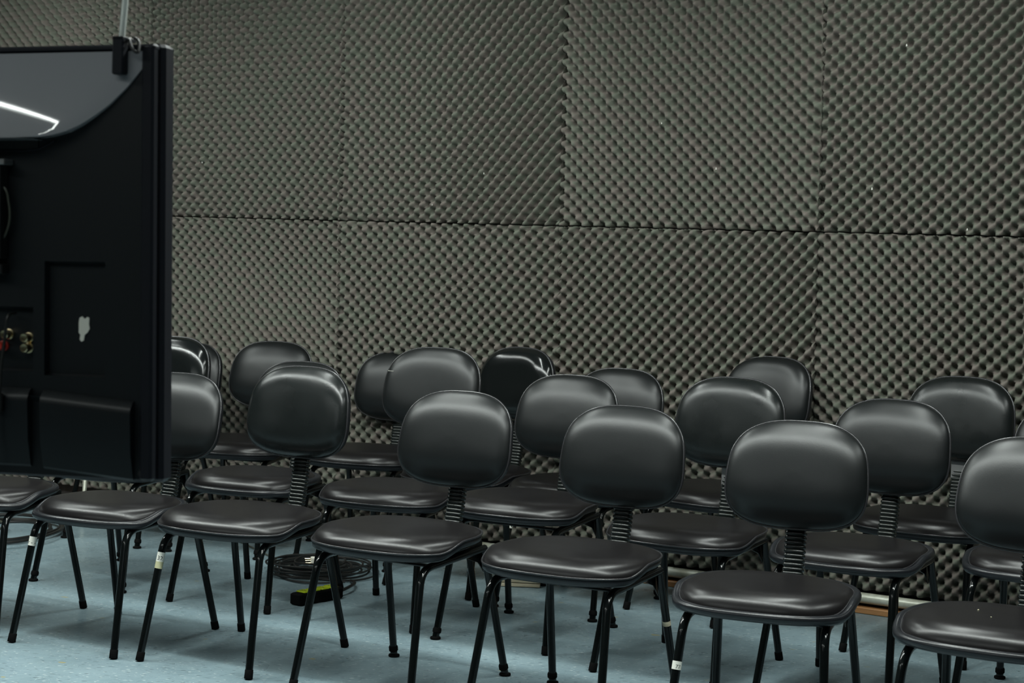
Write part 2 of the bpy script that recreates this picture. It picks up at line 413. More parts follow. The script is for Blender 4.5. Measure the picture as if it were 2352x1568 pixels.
def post_cover():
    """corrugated L-shaped bellow from under the seat to the back of the backrest"""
    path = fillet([(0, 0.10, 0.405), (0, 0.292, 0.405), (0, 0.318, 0.52), (0, 0.345, 0.70)], 0.055, 8)
    # resample
    L = [0]
    for a, b in zip(path, path[1:]): L.append(L[-1]+(b-a).length)
    pts = []; rad = []; step = 0.0125/4; n = int(L[-1]/step)
    for j in range(n+1):
        d = L[-1]*j/n; k = 0
        while k < len(L)-2 and L[k+1] < d: k += 1
        t = (d-L[k])/(L[k+1]-L[k]); pts.append(path[k].lerp(path[k+1], t))
        rad.append(0.0 if j % 4 == 0 else (1.0 if j % 4 == 2 else 0.75))
    vs = []; fs = []; NC = 20
    for j, p in enumerate(pts):
        a = pts[max(j-1, 0)]; b = pts[min(j+1, n)]; t = (b-a).normalized(); side = Vector((1, 0, 0)); q = t.cross(side)
        w_ = 0.0262+0.0042*rad[j]; d_ = 0.0125+0.0042*rad[j]
        for k in range(NC):
            an = 2*PI*k/NC; c_, s_ = math.cos(an), math.sin(an); e = 2/4.0
            vs.append(p+side*(math.copysign(abs(c_)**e, c_)*w_)+q*(math.copysign(abs(s_)**e, s_)*d_))
    for j in range(n):
        for k in range(NC): fs.append((j*NC+k, j*NC+(k+1) % NC, (j+1)*NC+(k+1) % NC, (j+1)*NC+k))
    m = MB().add(vs, fs); m.add(vs[:NC], [tuple(reversed(range(NC)))]); m.add(vs[-NC:], [tuple(range(NC))])
    return m
LR = 0.0118
FX, FY, RX, RY = 0.207, -0.238, 0.2075, 0.303
def leg_pts(front, sx):
    if front: return Vector((sx*0.182, -0.156, 0.390)), Vector((sx*FX, FY, 0.004))
    return Vector((sx*0.180, 0.196, 0.404)), Vector((sx*RX, RY, 0.004))
def leg_mesh(front, sx):
    a, b = leg_pts(front, sx)
    if front: path = fillet([(sx*0.178, -0.04, 0.395), a, b], 0.05, 8)
    else: path = [a, a.lerp(b, .5), b]
    return MB().tube(path, LR, 14)
def along(front, sx, t):
    a, b = leg_pts(front, sx); return b.lerp(a, t), (a-b).normalized()
def frame_T(p, d):
    z = d; x = Vector((1, 0, 0)); x = (x-z*x.dot(z)).normalized(); y = z.cross(x)
    T = Matrix((x, y, z)).transposed().to_4x4(); T.translation = p; return T
def foot_mesh(front, sx, kind):
    p, d = along(front, sx, 0.0); p = Vector((p.x, p.y, 0))
    T = frame_T(p, d)
    if kind == 'cap':
        return MB().lathe([(0.0124, 0.002), (0.0134, 0.004), (0.0130, 0.028), (0.0122, 0.030)], 16, T)
    m = MB().lathe([(0.0120, 0.021), (0.0150, 0.024), (0.0150, 0.034), (0.0125, 0.040)], 16, T)
    m.lathe([(0.006, 0.004), (0.009, 0.012), (0.006, 0.023)], 12, T)
    m.lathe([(0.0165, 0.0005), (0.0185, 0.003), (0.0175, 0.008), (0.010, 0.011)], 18, Matrix.Translation(p))
    return m
def sleeve(front, sx, t0, t1, r, name, mats, n=20, text=None, face=1.1):
    """paper sticker wrapped round a leg, facing the room"""
    p, d = along(front, sx, t0); q, _ = along(front, sx, t1); T = frame_T(p, d); L = (q-p).length
    m = MB(); vs = []; fs = []
    for j in range(2):
        for k in range(n+1):
            an = -PI/2+0.4+(k/n-0.5)*PI*1.5
            vs.append(T @ Vector((math.cos(an)*r, math.sin(an)*r, L*j)))
    for k in range(n): fs.append((k, k+1, n+2+k, n+1+k))
    m.add(vs, fs, 0)
    if text:
        cu = bpy.data.curves.new('t', 'FONT'); cu.body = text; cu.size = L*0.62; cu.align_x = 'CENTER'; cu.resolution_u = 3
        to = bpy.data.objects.new('t', cu); C.objects.link(to); dg = bpy.context.evaluated_depsgraph_get()
        me = to.evaluated_get(dg).to_mesh()
        tv = []; 
        for v in me.vertices:
            an = -PI/2+face*0.5+v.co.x/r
            tv.append(T @ Vector((math.cos(an)*(r+0.0003), math.sin(an)*(r+0.0003), L*0.16+v.co.y)))
        tf = [tuple(pp.vertices) for pp in me.polygons]; m.add(tv, tf, 1)
        to.evaluated_get(dg).to_mesh_clear(); bpy.data.objects.remove(to); bpy.data.curves.remove(cu)
    return m.mesh(name, mats, True)
def under_mesh():
    m = MB()
    m.box(-0.175, 0.175, -0.118, -0.092, 0.392, 0.398, bev=0.001); m.box(-0.178, -0.14, -0.02, 0.19, 0.410, 0.436, bev=0.002); m.box(0.14, 0.178, -0.02, 0.19, 0.410, 0.436, bev=0.002)
    m.box(-0.17, 0.17, 0.150, 0.180, 0.398, 0.410, bev=0.001)
    m.box(-0.045, 0.045, -0.11, 0.20, 0.400, 0.409, bev=0.001)
    return m
def rail_mesh(sx):
    return MB().tube([(sx*0.178, -0.045, 0.395), (sx*0.178, 0.06, 0.401), (sx*0.180, 0.200, 0.409)], LR*0.98, 12)
def gusset_mesh(sx):
    x0, x1 = (sx*0.166-0.0015, sx*0.166+0.0015)
    vs = [(x, y, z) for x in (x0, x1) for (y, z) in ((0.105, 0.390), (0.205, 0.394), (0.222, 0.330), (0.185, 0.365))]
    return MB().add(vs, [(0, 1, 2, 3), (7, 6, 5, 4), (0, 4, 5, 1), (1, 5, 6, 2), (2, 6, 7, 3), (3, 7, 4, 0)])

ME = {}
for nm, m, mt in (('cushion_seat', seat_cushion(0.005), M_SEATV), ('cushion_lip', seat_cushion(-0.018), M_SEATV), ('seat_pip', seat_piping(0.006, 0.0032), M_PIPE), ('seat_pip_lip', seat_piping(-0.0185, 0.0024), M_PIPE),
               ('shell_plain', seat_shell(0.005, 0.023, False), M_SHELL), ('shell_lip', seat_shell(-0.007, 0.02, True), M_SHELL),
               ('bc', back_cushion(), M_VINYL), ('bc_flat', back_cushion(0.044, 6.0), M_VINYL), ('bp', back_piping(), M_PIPE), ('bs', back_shell(), M_SHELL),
               ('post', post_cover(), M_BELLOW), ('under', under_mesh(), M_TUBE)):
    ME[nm] = m.mesh(nm, mt, True, 50)
for sx in (-1, 1):
    ME['rail', sx] = rail_mesh(sx).mesh('side_rail', M_TUBE); ME['gus', sx] = gusset_mesh(sx).mesh('gusset', M_TUBE, False)
    for fr in (0, 1):
        ME['leg', fr, sx] = leg_mesh(fr, sx).mesh('leg', M_TUBE)
        for kd in ('cap', 'glide'): ME['foot', fr, sx, kd] = foot_mesh(fr, sx, kd).mesh('foot', M_RUB if kd == 'cap' else [M_RUB], True, 35)
def retint(me, m):
    c_ = me.copy(); c_.materials.clear(); c_.materials.append(m); return c_
ME['bc_gloss'] = retint(ME['bc'], M_GLOSS); ME['bc_flatgloss'] = retint(ME['bc_flat'], M_GLOSS); ME['bc_worn'] = retint(ME['bc'], M_WORN); ME['bc_flatworn'] = retint(ME['bc_flat'], M_WORN)

def make_chair(p, label, seat='plain', back='bc', feet='cap', plate=False, group='black padded chairs in rows'):
    x, y, rz, dz, tw, dt = p
    t = empty('padded_chair', (x, y, 0), rz); tag(t, label, 'chair', group)
    obj('seat_cushion', ME['cushion_lip' if seat == 'lip' else 'cushion_seat'], t)
    obj('seat_piping', ME['seat_pip_lip' if seat == 'lip' else 'seat_pip'], t)
    obj('seat_shell', ME['shell_lip' if seat == 'lip' else 'shell_plain'], t)
    Rb = Matrix.Translation((0, BY, BZ+dz)) @ Matrix.Rotation(tw, 4, 'Z') @ Matrix.Rotation(-(TILT+dt), 4, 'X')
    bc = obj('backrest_cushion', ME[back], t); bc.matrix_local = Rb
    bp = obj('backrest_piping', ME['bp'], bc)
    bs = obj('backrest_shell', ME['bs'], t); bs.matrix_local = Rb
    obj('post_cover', ME['post'], t)
    if plate:
        q = MB().box(-0.029, 0.029, 0.312, 0.318, 0.555, 0.66, bev=0.001)
        q.box(-0.0315, 0.0315, 0.3175, 0.36, 0.555, 0.66, 1, bev=0.002)
        tag(obj('post_plate', q.mesh('post_plate', [M_BARE, M_BELLOW], False), t), 'bare grey metal plate above the ribbed cover')
    obj('under_frame', ME['under'], t)
    fk = feet if isinstance(feet, (list, tuple)) else [feet]*4
    n = 0
    for fr in (1, 0):
        for sx in (-1, 1):
            l = obj('leg', ME['leg', fr, sx], t)
            obj('foot_cap' if fk[n] == 'cap' else 'foot_glide', ME['foot', fr, sx, fk[n]], l); n += 1
            t['leg%d%d' % (fr, sx)] = l.name
    for sx in (-1, 1):
        obj('side_rail', ME['rail', sx], t); obj('gusset', ME['gus', sx], t)
    return t
LIFT = {'A3': .011, 'A4': .011, 'B3': .012, 'A1': -.008, 'C1': 0.004}   # small differences in seat height
def leg_of(t, fr, sx): return bpy.data.objects[t['leg%d%d' % (fr, sx)]]

CH = {
'A1': (-1.295, 5.825, -0.458, -0.029, 0.071, 0.085), 'A2': (-0.837, 5.623, -0.472, 0.017, -0.015, -0.041),
'A3': (-0.318, 5.321, -0.524, -0.022, 0.055, 0.019), 'A4': (0.198, 5.029, -0.496, -0.028, 0.030, -0.017),
'A5': (0.695, 4.639, -0.368, -0.021, 0.007, 0.030), 'A6': (1.206, 4.289, -0.521, -0.007, -0.007, 0.122),
'B1': (-0.935, 6.580, -0.405, -0.028, -0.007, -0.001), 'B2': (-0.406, 6.339, -0.391, 0.058, -0.025, 0.028),
'B3': (0.068, 6.083, -0.475, -0.009, 0.004, 0.048), 'B4': (0.587, 5.669, -0.525, 0.026, -0.029, -0.055),
'B5': (1.061, 5.387, -0.538, -0.007, -0.034, -0.015), 'B6': (1.630, 5.300, -0.527, 0.005, -0.003, -0.005),
'C1': (-1.160, 7.658, -0.301, -0.010, 0.000, 0.049), 'C2': (-0.593, 7.483, -0.351, -0.030, 0.075, 0.004),
'C3': (-0.156, 6.971, -0.642, 0.035, -0.080, -0.083), 'C4': (0.265, 6.652, -0.532, -0.016, 0.000, 0.003),
'C5': (0.773, 6.608, -0.785, 0.056, 0.030, 0.018), 'C6': (1.455, 6.083, -0.539, 0.030, -0.023, -0.054),
'B0': (-1.509, 6.876, -0.432, 0.038, 0.033, 0.026), 'C0': (-1.632, 7.856, -0.517, -0.041, 0.0, 0.008),
'A0': (-1.779, 6.049, -0.307, 0.0, 0.0, 0.0)}
SPEC = {
'A0': ('front-row black padded chair at the left edge, mostly behind the television', 'lip', 'bc', 'cap', False),
'A1': ('front-row black padded chair with white leg sticker, backrest half hidden by the television', 'lip', 'bc', 'cap', False),
'A2': ('front-row black padded chair with scuffed backrest and a sticker reading 32 on its leg', 'plain', 'bc_flatworn', 'cap', False),
'A3': ('front-row black padded chair directly in front of the cable coil and lime power strip', 'plain', 'bc', ['cap', 'cap', 'glide', 'glide'], False),
'A4': ('front-row black padded chair in the middle, third from the right end', 'plain', 'bc', ['cap', 'cap', 'glide', 'cap'], False),
'A5': ('front-row black padded chair, round lipped seat, torn leg sticker, second from the right', 'lip', 'bc', 'cap', False),
'A6': ('nearest black padded chair, cut off by the right edge, white sticker on its leg', 'lip', 'bc', 'cap', False),
'B0': ('glossy-backed black padded chair behind the television, its right edge showing', 'plain', 'bc_flatgloss', 'glide', False),
'B1': ('second-row black padded chair hidden behind the scuffed backrest of the front row', 'lip', 'bc', 'cap', False),
'B2': ('second-row black padded chair with tall backrest, white scratch on its left edge', 'plain', 'bc_flat', 'cap', False),
'B3': ('second-row black padded chair with crumbs on its seat, in the middle of the row', 'plain', 'bc', ['glide', 'cap', 'glide', 'glide'], False),
'B4': ('second-row black padded chair with creased worn backrest on a bare grey post plate', 'plain', 'bc_flatworn', 'cap', True),
'B5': ('second-row black padded chair with lipped seat, second from the right edge', 'lip', 'bc', 'cap', False),
'B6': ('second-row black padded chair cut off by the right edge behind the nearest chair', 'lip', 'bc', 'glide', False),
'C0': ('back-row black padded chair behind the television, only the edge of its backrest showing', 'plain', 'bc', 'glide', False),
'C1': ('back-row black padded chair with its backrest just left above the scuffed one', 'plain', 'bc', 'glide', False),
'C2': ('back-row black padded chair by the wall, half hidden by the tall second-row backrest', 'plain', 'bc', 'glide', False),
'C3': ('back-row black padded chair with very glossy dark backrest turned away to the left', 'plain', 'bc_flatgloss', 'cap', False),
'C4': ('back-row black padded chair in the middle with a cream sticker on its front leg', 'plain', 'bc', 'glide', False),
'C5': ('back-row black padded chair with tall rounded backrest beside a foam sheet joint', 'plain', 'bc_flat', 'cap', False),
'C6': ('back-row black padded chair at the right with scratched backrest on a bare grey plate', 'plain', 'bc_flatworn', 'cap', True)}
GR = {'A': 'front row of black padded chairs', 'B': 'second row of black padded chairs', 'C': 'back row of black padded chairs by the foam wall'}
chairs = {}
for k, p in CH.items():
    lb, st_, bk, ft, pl = SPEC[k]
    chairs[k] = make_chair(p, lb, st_, bk, ft, pl, GR[k[0]])
    for o in chairs[k].children:
        if o.name.startswith('seat_'): o.location.z = LIFT.get(k, 0)

# stickers on legs
def stick(key, fr, sx, t0, t1, text=None, tape=None, mats=None):
    l = leg_of(chairs[key], fr, sx)
    o = obj('sticker', sleeve(fr, sx, t0, t1, LR+0.0006, 'sticker', mats or [M_STICK, M_INK], text=text), l)
    tag(o, 'white paper sticker' if not mats else 'yellowed tape remains')
stick('A1', 1, -1, .79, .865, text='r - -')
stick('A2', 1, -1, .785, .86, text='32'); stick('A2', 1, -1, .73, .785, mats=[M_YEL, M_INK])
stick('A5', 1, -1, .655, .71, text='77')
stick('A6', 1, -1, .66, .715, text='- - -')
stick('C4', 1, -1, .74, .84)

# small marks on the chairs
def speck(parent, pts, name, m, lab):
    q = MB()
    for (x, y, z, s) in pts:
        q.add([(x-s, y-s*.4, z), (x+s*.8, y-s*.6, z+s*.2), (x+s*.5, y+s*.6, z+s*.3), (x-s*.7, y+s*.5, z+s*.1), (x, y, z+s*.7)], [(0, 1, 4), (1, 2, 4), (2, 3, 4), (3, 0, 4), (3, 2, 1, 0)])
    tag(obj(name, q.mesh(name, m, False), parent), lab)
speck(chairs['B3'], [(0.0, 0.06, SZ-0.003, .003), (0.006, 0.065, SZ-0.003, .002), (0.045, 0.075, SZ-0.002, .002)], 'crumbs', M_STICK, 'pale crumbs')
speck(chairs['A6'], [(-0.06, 0.03, SZ-0.001, .0028), (-0.01, -0.04, SZ-0.001, .002)], 'crumbs', M_YEL, 'pale crumbs')

# thin white scratch on the tall second-row backrest
cB2 = [c_ for c_ in chairs['B2'].children if c_.name.startswith('backrest_cushion')][0]
q = MB()
def back_pt(x, z, lift=0.0006):
    best = None
    for k in [i/60 for i in range(1, 61)]:
        for i in range(NA):
            xx, zz = back_outline(i, k); d_ = (xx-x)**2+(zz-z)**2
            if best is None or d_ < best[0]: best = (d_, k)
    k = best[1]; return Vector((x, bow(x, z)-0.044*(1-k**6.0)**0.60-lift, z))
a_ = back_pt(-0.180, 0.045); b_ = back_pt(-0.150, 0.042)
tag(obj('scratch', MB().tube([a_, (a_+b_)/2+Vector((0, -0.001, 0)), b_], 0.0007, 5).mesh('scratch', M_STICK), cB2), 'thin white scratch')
# chipped enamel on the rear right leg of the middle front-row chair
tag(obj('paint_chip', sleeve(0, 1, .60, .635, LR+0.0005, 'paint_chip', [M_PALEW, M_INK]), leg_of(chairs['A4'], 0, 1)), 'pale chipped patch')
# bits of white lint caught in the foam
for (ls, lz) in ((-1.724, 1.686), (-0.166, 1.644), (1.547, 1.597), (0.662, 1.848), (1.656, 2.126), (1.914, 1.453), (-0.424, 1.508), (0.907, 1.669)):
    r_ = random.uniform(0.0022, 0.0038)
    obj('lint', MB().add([(-r_, 0, -r_*1.6), (r_, 0, -r_), (r_*0.6, -r_, r_*1.8), (-r_*0.5, -r_*0.6, r_), (0, r_, 0)], [(0, 1, 2, 3), (0, 4, 1), (1, 4, 2), (2, 4, 3), (3, 4, 0)]).mesh('lint', M_STICK, False), wb, loc=(ls, -0.001, lz))

# ------------------------------------------------------------ television seen from behind
TVA = math.radians(16)     # right edge nearer the camera
tv = empty('television', (0, 0, 0)); tag(tv, 'black flat television seen from behind, hanging at the left edge from a steel rod', 'television')
tvd = Vector((math.cos(TVA), -math.sin(TVA), 0)); tvn = Vector((math.sin(TVA), math.cos(TVA), 0))   # tvn points away from the camera
Tm = Matrix((tvd, tvn, (0, 0, 1))).transposed().to_4x4(); Tm.translation = Vector((-0.556, 2.752, 1.280))
tv.matrix_world = Tm @ Matrix.Rotation(math.radians(-1.15), 4, 'Y')
# local: x right (0 = right back edge), y away from the camera, z up (0 = middle)
HT, HB = 0.333, -0.344
def P2(px, py):    # photo pixel of the back panel -> local x, z (used only to lay out the panel)
    return ((px-363)*0.000735, (600-py)*0.000673)
body = MB()
def recess_panel(m, x0, x1, z0, z1, holes, y=0.0, depth=0.012):
    xs = sorted({x0, x1} | {h[0] for h in holes} | {h[1] for h in holes}); zs = sorted({z0, z1} | {h[2] for h in holes} | {h[3] for h in holes})
    inh = lambda x, z: any(h[0] < x < h[1] and h[2] < z < h[3] for h in holes)
    for a, b in zip(xs, xs[1:]):
        for c_, d in zip(zs, zs[1:]):
            if not inh((a+b)/2, (c_+d)/2): m.add([(a, y, c_), (b, y, c_), (b, y, d), (a, y, d)], [(0, 1, 2, 3)])
    for (a, b, c_, d, dp) in holes:
        e = 0.003
        v = [(a, y, c_), (b, y, c_), (b, y, d), (a, y, d), (a+e, y+dp, c_+e), (b-e, y+dp, c_+e), (b-e, y+dp, d-e), (a+e, y+dp, d-e)]
        m.add(v, [(0, 1, 5, 4), (1, 2, 6, 5), (2, 3, 7, 6), (3, 0, 4, 7), (4, 5, 6, 7)])
r1 = (*[P2(103, 870)[0], P2(248, 870)[0]], P2(0, 872)[1], P2(0, 604)[1], 0.0115)
r2 = (-0.62, P2(76, 0)[0], P2(0, 864)[1], P2(0, 712)[1], 0.012)
recess_panel(body, -1.08, -0.004, HB+0.004, HT-0.004, [(r1[0], r1[1], r1[2], r1[3], r1[4]), (r2[0], r2[1], r2[2], r2[3], r2[4])])
body.add([(-1.08, 0, HB+0.004), (-0.004, 0, HB+0.004), (-0.004, 0.035, HB+0.004), (-1.08, 0.035, HB+0.004)], [(0, 3, 2, 1)])
body.add([(-1.08, 0, HT-0.004), (-0.004, 0, HT-0.004), (-0.004, 0.035, HT-0.004), (-1.08, 0.035, HT-0.004)], [(0, 1, 2, 3)])
obj('back_panel', body.mesh('back_panel', M_TV, False), tv)
bz = MB(); bz.box(-1.09, 0.008, 0.014, 0.05, HB-0.002, HT+0.002, bev=0.006)
obj('bezel', bz.mesh('bezel', M_TVR, True, 30), tv)
sc_ = MB(); sc_.box(-1.07, -0.012, 0.0495, 0.0512, HB+0.02, HT-0.02)
obj('screen', sc_.mesh('screen', M_TVG, False), tv)
rim = MB(); rim.box(-0.022, -0.001, -0.006, 0.014, HB+0.002, HT-0.001, bev=0.004); rim.box(-1.08, -0.0, -0.004, 0.016, HT-0.010, HT, bev=0.003)
obj('edge_trim', rim.mesh('edge_trim', M_TVR, True, 30), tv)
# glossy bulge: slopes out towards its lower rim, outline an arc
arc = [(359, 113), (349, 140), (330, 166), (300, 203), (260, 243), (225, 270), (195, 290), (165, 305), (135, 314), (100, 319), (40, 321)]
ar = [P2(*q) for q in arc]; xc = -0.54
ar = ar + [(xc+0.02, ar[-1][1])]
NB = 26; gb = MB(); rows = []; zt = HT-0.011; zb = ar[-1][1]
def x_at(z):   # right border at height z
    for (xa, za), (xb, zb_) in zip(ar, ar[1:]):
        if zb_ <= z <= za and za > zb_: return xa+(xb-xa)*((za-z)/(za-zb_))
    return ar[0][0]
NZ = 28; vs = []; NXG = 40
for j in range(NZ+1):
    t = j/NZ; z = zt+(zb-zt)*(1-(1-t)**1.6) if j < NZ else zb
    xr = x_at(min(z, ar[0][1])) if j < NZ else P2(100, 0)[0]
    xl = 2*xc-xr
    for i in range(NXG+1):
        x = xl+(xr-xl)*i/NXG
        e = min(i, NXG-i)/NXG
        dx = abs(x-xc); A = min(max(0.043-(dx-0.273)*0.155, 0.020), 0.052)
        yy = -0.004-A*t**1.5-0.00035*math.sin(x*60+z*12)
        roundoff = 0.003*math.exp(-e*120)
        vs.append((x, min(yy+roundoff, -0.001), z))
fs = [(j*(NXG+1)+i, (j+1)*(NXG+1)+i, (j+1)*(NXG+1)+i+1, j*(NXG+1)+i+1) for j in range(NZ) for i in range(NXG)]
gb.add(vs, fs)
# underside and right side returning to the panel
bl = [vs[NZ*(NXG+1)+i] for i in range(NXG+1)]
gb.add(bl+[(x, 0, z-0.002) for (x, y, z) in bl], [(i, NXG+1+i, NXG+2+i, i+1) for i in range(NXG)])
for side in (0, NXG):
    sd = [vs[j*(NXG+1)+side] for j in range(NZ+1)]
    gb.add(sd+[(x, 0.001, z) for (x, y, z) in sd], [(j, j+1, NZ+2+j, NZ+1+j) if side else (j+1, j, NZ+1+j, NZ+2+j) for j in range(NZ)])
obj('glossy_bulge', gb.mesh('glossy_bulge', M_TVG, True, 35), tv)
# vent slot below the bulge with a thin raised lip
vt = MB(); vt.box(-0.80, P2(88, 0)[0], -0.0015, 0.0005, P2(0, 343)[1], P2(0, 325)[1])
obj('vent_slot', vt.mesh('vent_slot', M_TVD, False), tv)
lip = [P2(-300, 347), P2(60, 347), P2(90, 343), P2(112, 334), P2(126, 323)]
obj('vent_lip', MB().tube([(a, -0.001, b) for a, b in lip], 0.0016, 8).mesh('vent_lip', M_TVR), tv)
# lower ledge: a box swelling out of the lower back
lo = MB(); xr_ = P2(318, 0)[0]; zl = P2(0, 938)[1]; zbm = P2(0, 1092)[1]
def ledge_box(x0, x1, ztl, ztr):
    prof = [(0.0, 0.009), (-0.004, 0.008), (-0.012, 0.000), (-0.0145, -0.005), (-0.015, -0.012), (-0.013, -0.07), (-0.004, -0.112), (0.0, -0.116)]
    vs_ = []
    for x, zt_ in ((x0, ztl), (x1, ztr)):
        for (y, dz_) in prof: vs_.append((x, y, zt_+dz_))
    n = len(prof)
    fs_ = [(i, i+1, n+i+1, n+i) for i in range(n-1)]+[tuple(reversed(range(n))), tuple(range(n, 2*n))]
    lo.add(vs_, fs_)
ledge_box(-1.05, P2(74, 0)[0], P2(0, 912)[1], P2(0, 916)[1])
ledge_box(P2(104, 0)[0], xr_, P2(0, 919)[1], P2(0, 938)[1])
lo.add([(P2(74, 0)[0], -0.011, P2(0, 918)[1]), (P2(104, 0)[0], -0.011, P2(0, 920)[1]), (P2(104, 0)[0], 0, P2(0, 934)[1]), (P2(74, 0)[0], 0, P2(0, 934)[1])], [(0, 3, 2, 1)])
obj('lower_housing', lo.mesh('lower_housing', M_TV, True, 25), tv)
obj('screw_hole', MB().lathe([(0.0055, 0), (0.0055, 0.002)], 14, Matrix.Translation((P2(337, 0)[0], -0.001, P2(0, 1090)[1])) @ Matrix.Rotation(PI/2, 4, 'X')).mesh('screw_hole', M_TVD), tv)
# torn paper label in the recess
px_ = [(180, 735), (186, 732), (192, 738), (198, 733), (203, 735), (202, 750), (204, 760), (198, 770), (192, 775), (190, 788), (184, 791), (180, 786), (182, 775), (178, 770), (178, 745)]
pp = [P2(*q) for q in px_]; n = len(pp)
pm = MB().add([(a, r1[4]-0.0016, b) for a, b in pp]+[(a, r1[4]-0.0003, b) for a, b in pp], [tuple(range(n))]+[(i, n+i, n+(i+1) % n, (i+1) % n) for i in range(n)])
tag(obj('paper_label', pm.mesh('paper_label', M_STICK, False), tv), 'torn white paper label')
# connectors
for (cx, cy, mt) in ((58, 785, M_BRASS), (58, 809, M_BRASS), (10, 778, M_BRASS), (-4, 806, M_RED), (-50, 785, M_BRASS), (-50, 809, M_BRASS)):
    x, z = P2(cx, cy); T = Matrix.Translation((x, r2[4], z)) @ Matrix.Rotation(PI/2, 4, 'X')
    obj('connector', MB().lathe([(0.0085, 0), (0.0085, 0.004), (0.0070, 0.0045), (0.0070, 0.018), (0.0060, 0.019), (0.0035, 0.0185)], 18, T).mesh('connector', mt, True, 30), tv)
# wall-mount plate at the middle of the back
mp_ = MB(); mp_.box(-0.85, P2(16, 0)[0], -0.026, -0.001, P2(0, 600)[1], P2(0, 380)[1], bev=0.002); mp_.box(-0.86, P2(28, 0)[0], -0.028, -0.001, P2(0, 381)[1], P2(0, 368)[1], 1, bev=0.001)
mp_.box(-0.85, P2(17, 0)[0], -0.022, 0.0, P2(0, 636)[1], P2(0, 612)[1], bev=0.002)
obj('mount_plate', mp_.mesh('mount_plate', [M_TVD, M_BARE], False), tv)
ca = [(-0.30, -0.012, P2(0, 415)[1]), (*[P2(14, 0)[0], -0.014], P2(0, 432)[1]), (P2(27, 0)[0], -0.013, P2(0, 470)[1]), (P2(28, 0)[0], -0.012, P2(0, 510)[1]), (P2(17, 0)[0], -0.012, P2(0, 545)[1]), (P2(2, 0)[0], -0.014, P2(0, 562)[1]), (-0.30, -0.012, P2(0, 575)[1])]
tag(obj('mount_cable', MB().tube(smooth_path(ca, 6), 0.0019, 8).mesh('mount_cable', M_CABLEG), tv), 'grey cable looping beside the mount')
cb = [(P2(30, 0)[0], 0.004, P2(0, 728)[1]), (P2(28, 0)[0], -0.016, P2(0, 735)[1]), (P2(20, 0)[0], -0.016, P2(0, 790)[1]), (P2(14, 0)[0], -0.018, P2(0, 850)[1]), (P2(12, 0)[0], -0.021, P2(0, 920)[1])]
tag(obj('signal_cable', MB().tube(smooth_path(cb, 6), 0.0024, 8).mesh('signal_cable', M_CABLE), tv), 'thin black signal cable')
pl_ = MB().tube([(P2(12, 0)[0], -0.021, P2(0, 916)[1]), (P2(11, 0)[0], -0.021, P2(0, 958)[1])], 0.0062, 10)
pl_.tube(smooth_path([(P2(11, 0)[0], -0.021, P2(0, 956)[1]), (P2(9, 0)[0], -0.021, P2(0, 1010)[1]), (P2(4, 0)[0], -0.018, P2(0, 1090)[1]), (P2(-30, 0)[0], -0.012, P2(0, 1125)[1])], 6), 0.0017, 8)
obj('cable_joint', pl_.mesh('cable_joint', M_CABLE), tv)
# steel rod holding it up
TVW = tv.matrix_world.copy()
for idx, xx in enumerate((P2(292, 0)[0], -1.02)):
    a = TVW @ Vector((xx, -0.012, HT+0.004)); b = TVW @ Vector((xx+0.020*(CEIL-a.z)/0.13*0.55, 0.02, CEIL-TVW.translation.z))
    b.z = CEIL
    rod = empty('hanging_rod', a); tag(rod, ('shiny steel rod rising from the black clamp on the television top', 'steel rod at the far left end of the television, outside the photo')[idx], 'rod')
    obj('rod', MB().tube([Vector((0, 0, -0.006)), b-a], 0.0050, 14).mesh('rod', M_STEEL), rod)
    k = MB().box(-0.0095, 0.0095, -0.012, 0.006, -0.052, 0.006, bev=0.002); k.box(-0.0095, 0.0095, -0.012, 0.03, 0.000, 0.006, bev=0.001)
    ko = obj('clamp', k.mesh('clamp', M_TVR, False), rod); ko.rotation_euler = (0, 0, -TVA)
    kt = obj('tie_strap', MB().tube(smooth_path([(0.010, 0.01, 0.004), (0.018, -0.008, 0.000), (0.026, -0.012, -0.014), (0.034, -0.010, -0.018), (0.030, 0.0, -0.002), (0.016, 0.012, 0.006)], 5), 0.0026, 6).mesh('tie_strap', M_TVD), rod); kt.rotation_euler = (0, 0, -TVA)

# ------------------------------------------------------------ cables, power strip, odds and ends on the floor
def loop_path(cx, cy, rx, ry, z, ang, wob, seed, n=36, z2=None):
    rs = random.Random(seed); ph = rs.uniform(0, 6); out = []
    ca_, sa = math.cos(ang), math.sin(ang)
    for i in range(n):
        t = 2*PI*i/n; r = 1+wob*math.sin(2*t+ph)+wob*0.6*math.sin(3*t+ph*2)
        x, y = rx*r*math.cos(t), ry*r*math.sin(t)
        out.append((cx+x*ca_-y*sa, cy+x*sa+y*ca_, z+0.003*math.sin(3*t+ph)))
    return out
coil = empty('cable_coil', (-0.748, 7.11, 0)); tag(coil, 'coil of black power cable with a white three-pin plug on the floor', 'cable')
cm = MB(); rs = random.Random(3)
for i in range(13):
    f = 0.10+0.030*(i % 4)+rs.uniform(-.006, .006); lvl = 0.006+0.0075*(i//2)
    cm.tube(loop_path(0.0+rs.uniform(-.01, .01), rs.uniform(-.015, .015), f, f*1.12, lvl, rs.uniform(0, 3), 0.035, i), 0.0043, 6, closed=True)
obj('coiled_cable', cm.mesh('coiled_cable', M_CABLE), coil)
obj('loose_loop', MB().tube(loop_path(0.05, 0.0, 0.185, 0.21, 0.010, 0.1, 0.03, 4, 48), 0.0043, 6, closed=True).mesh('loose_loop', M_CABLE), coil)
pg = MB().box(-0.019, 0.0, -0.014, 0.014, 0.066, 0.096, 0, bev=0.003)
pgo = obj('plug', pg.mesh('plug', M_PLUGW, False), coil, loc=(-0.012, 0.0, -0.030), rot=(0, 0, 0.25))
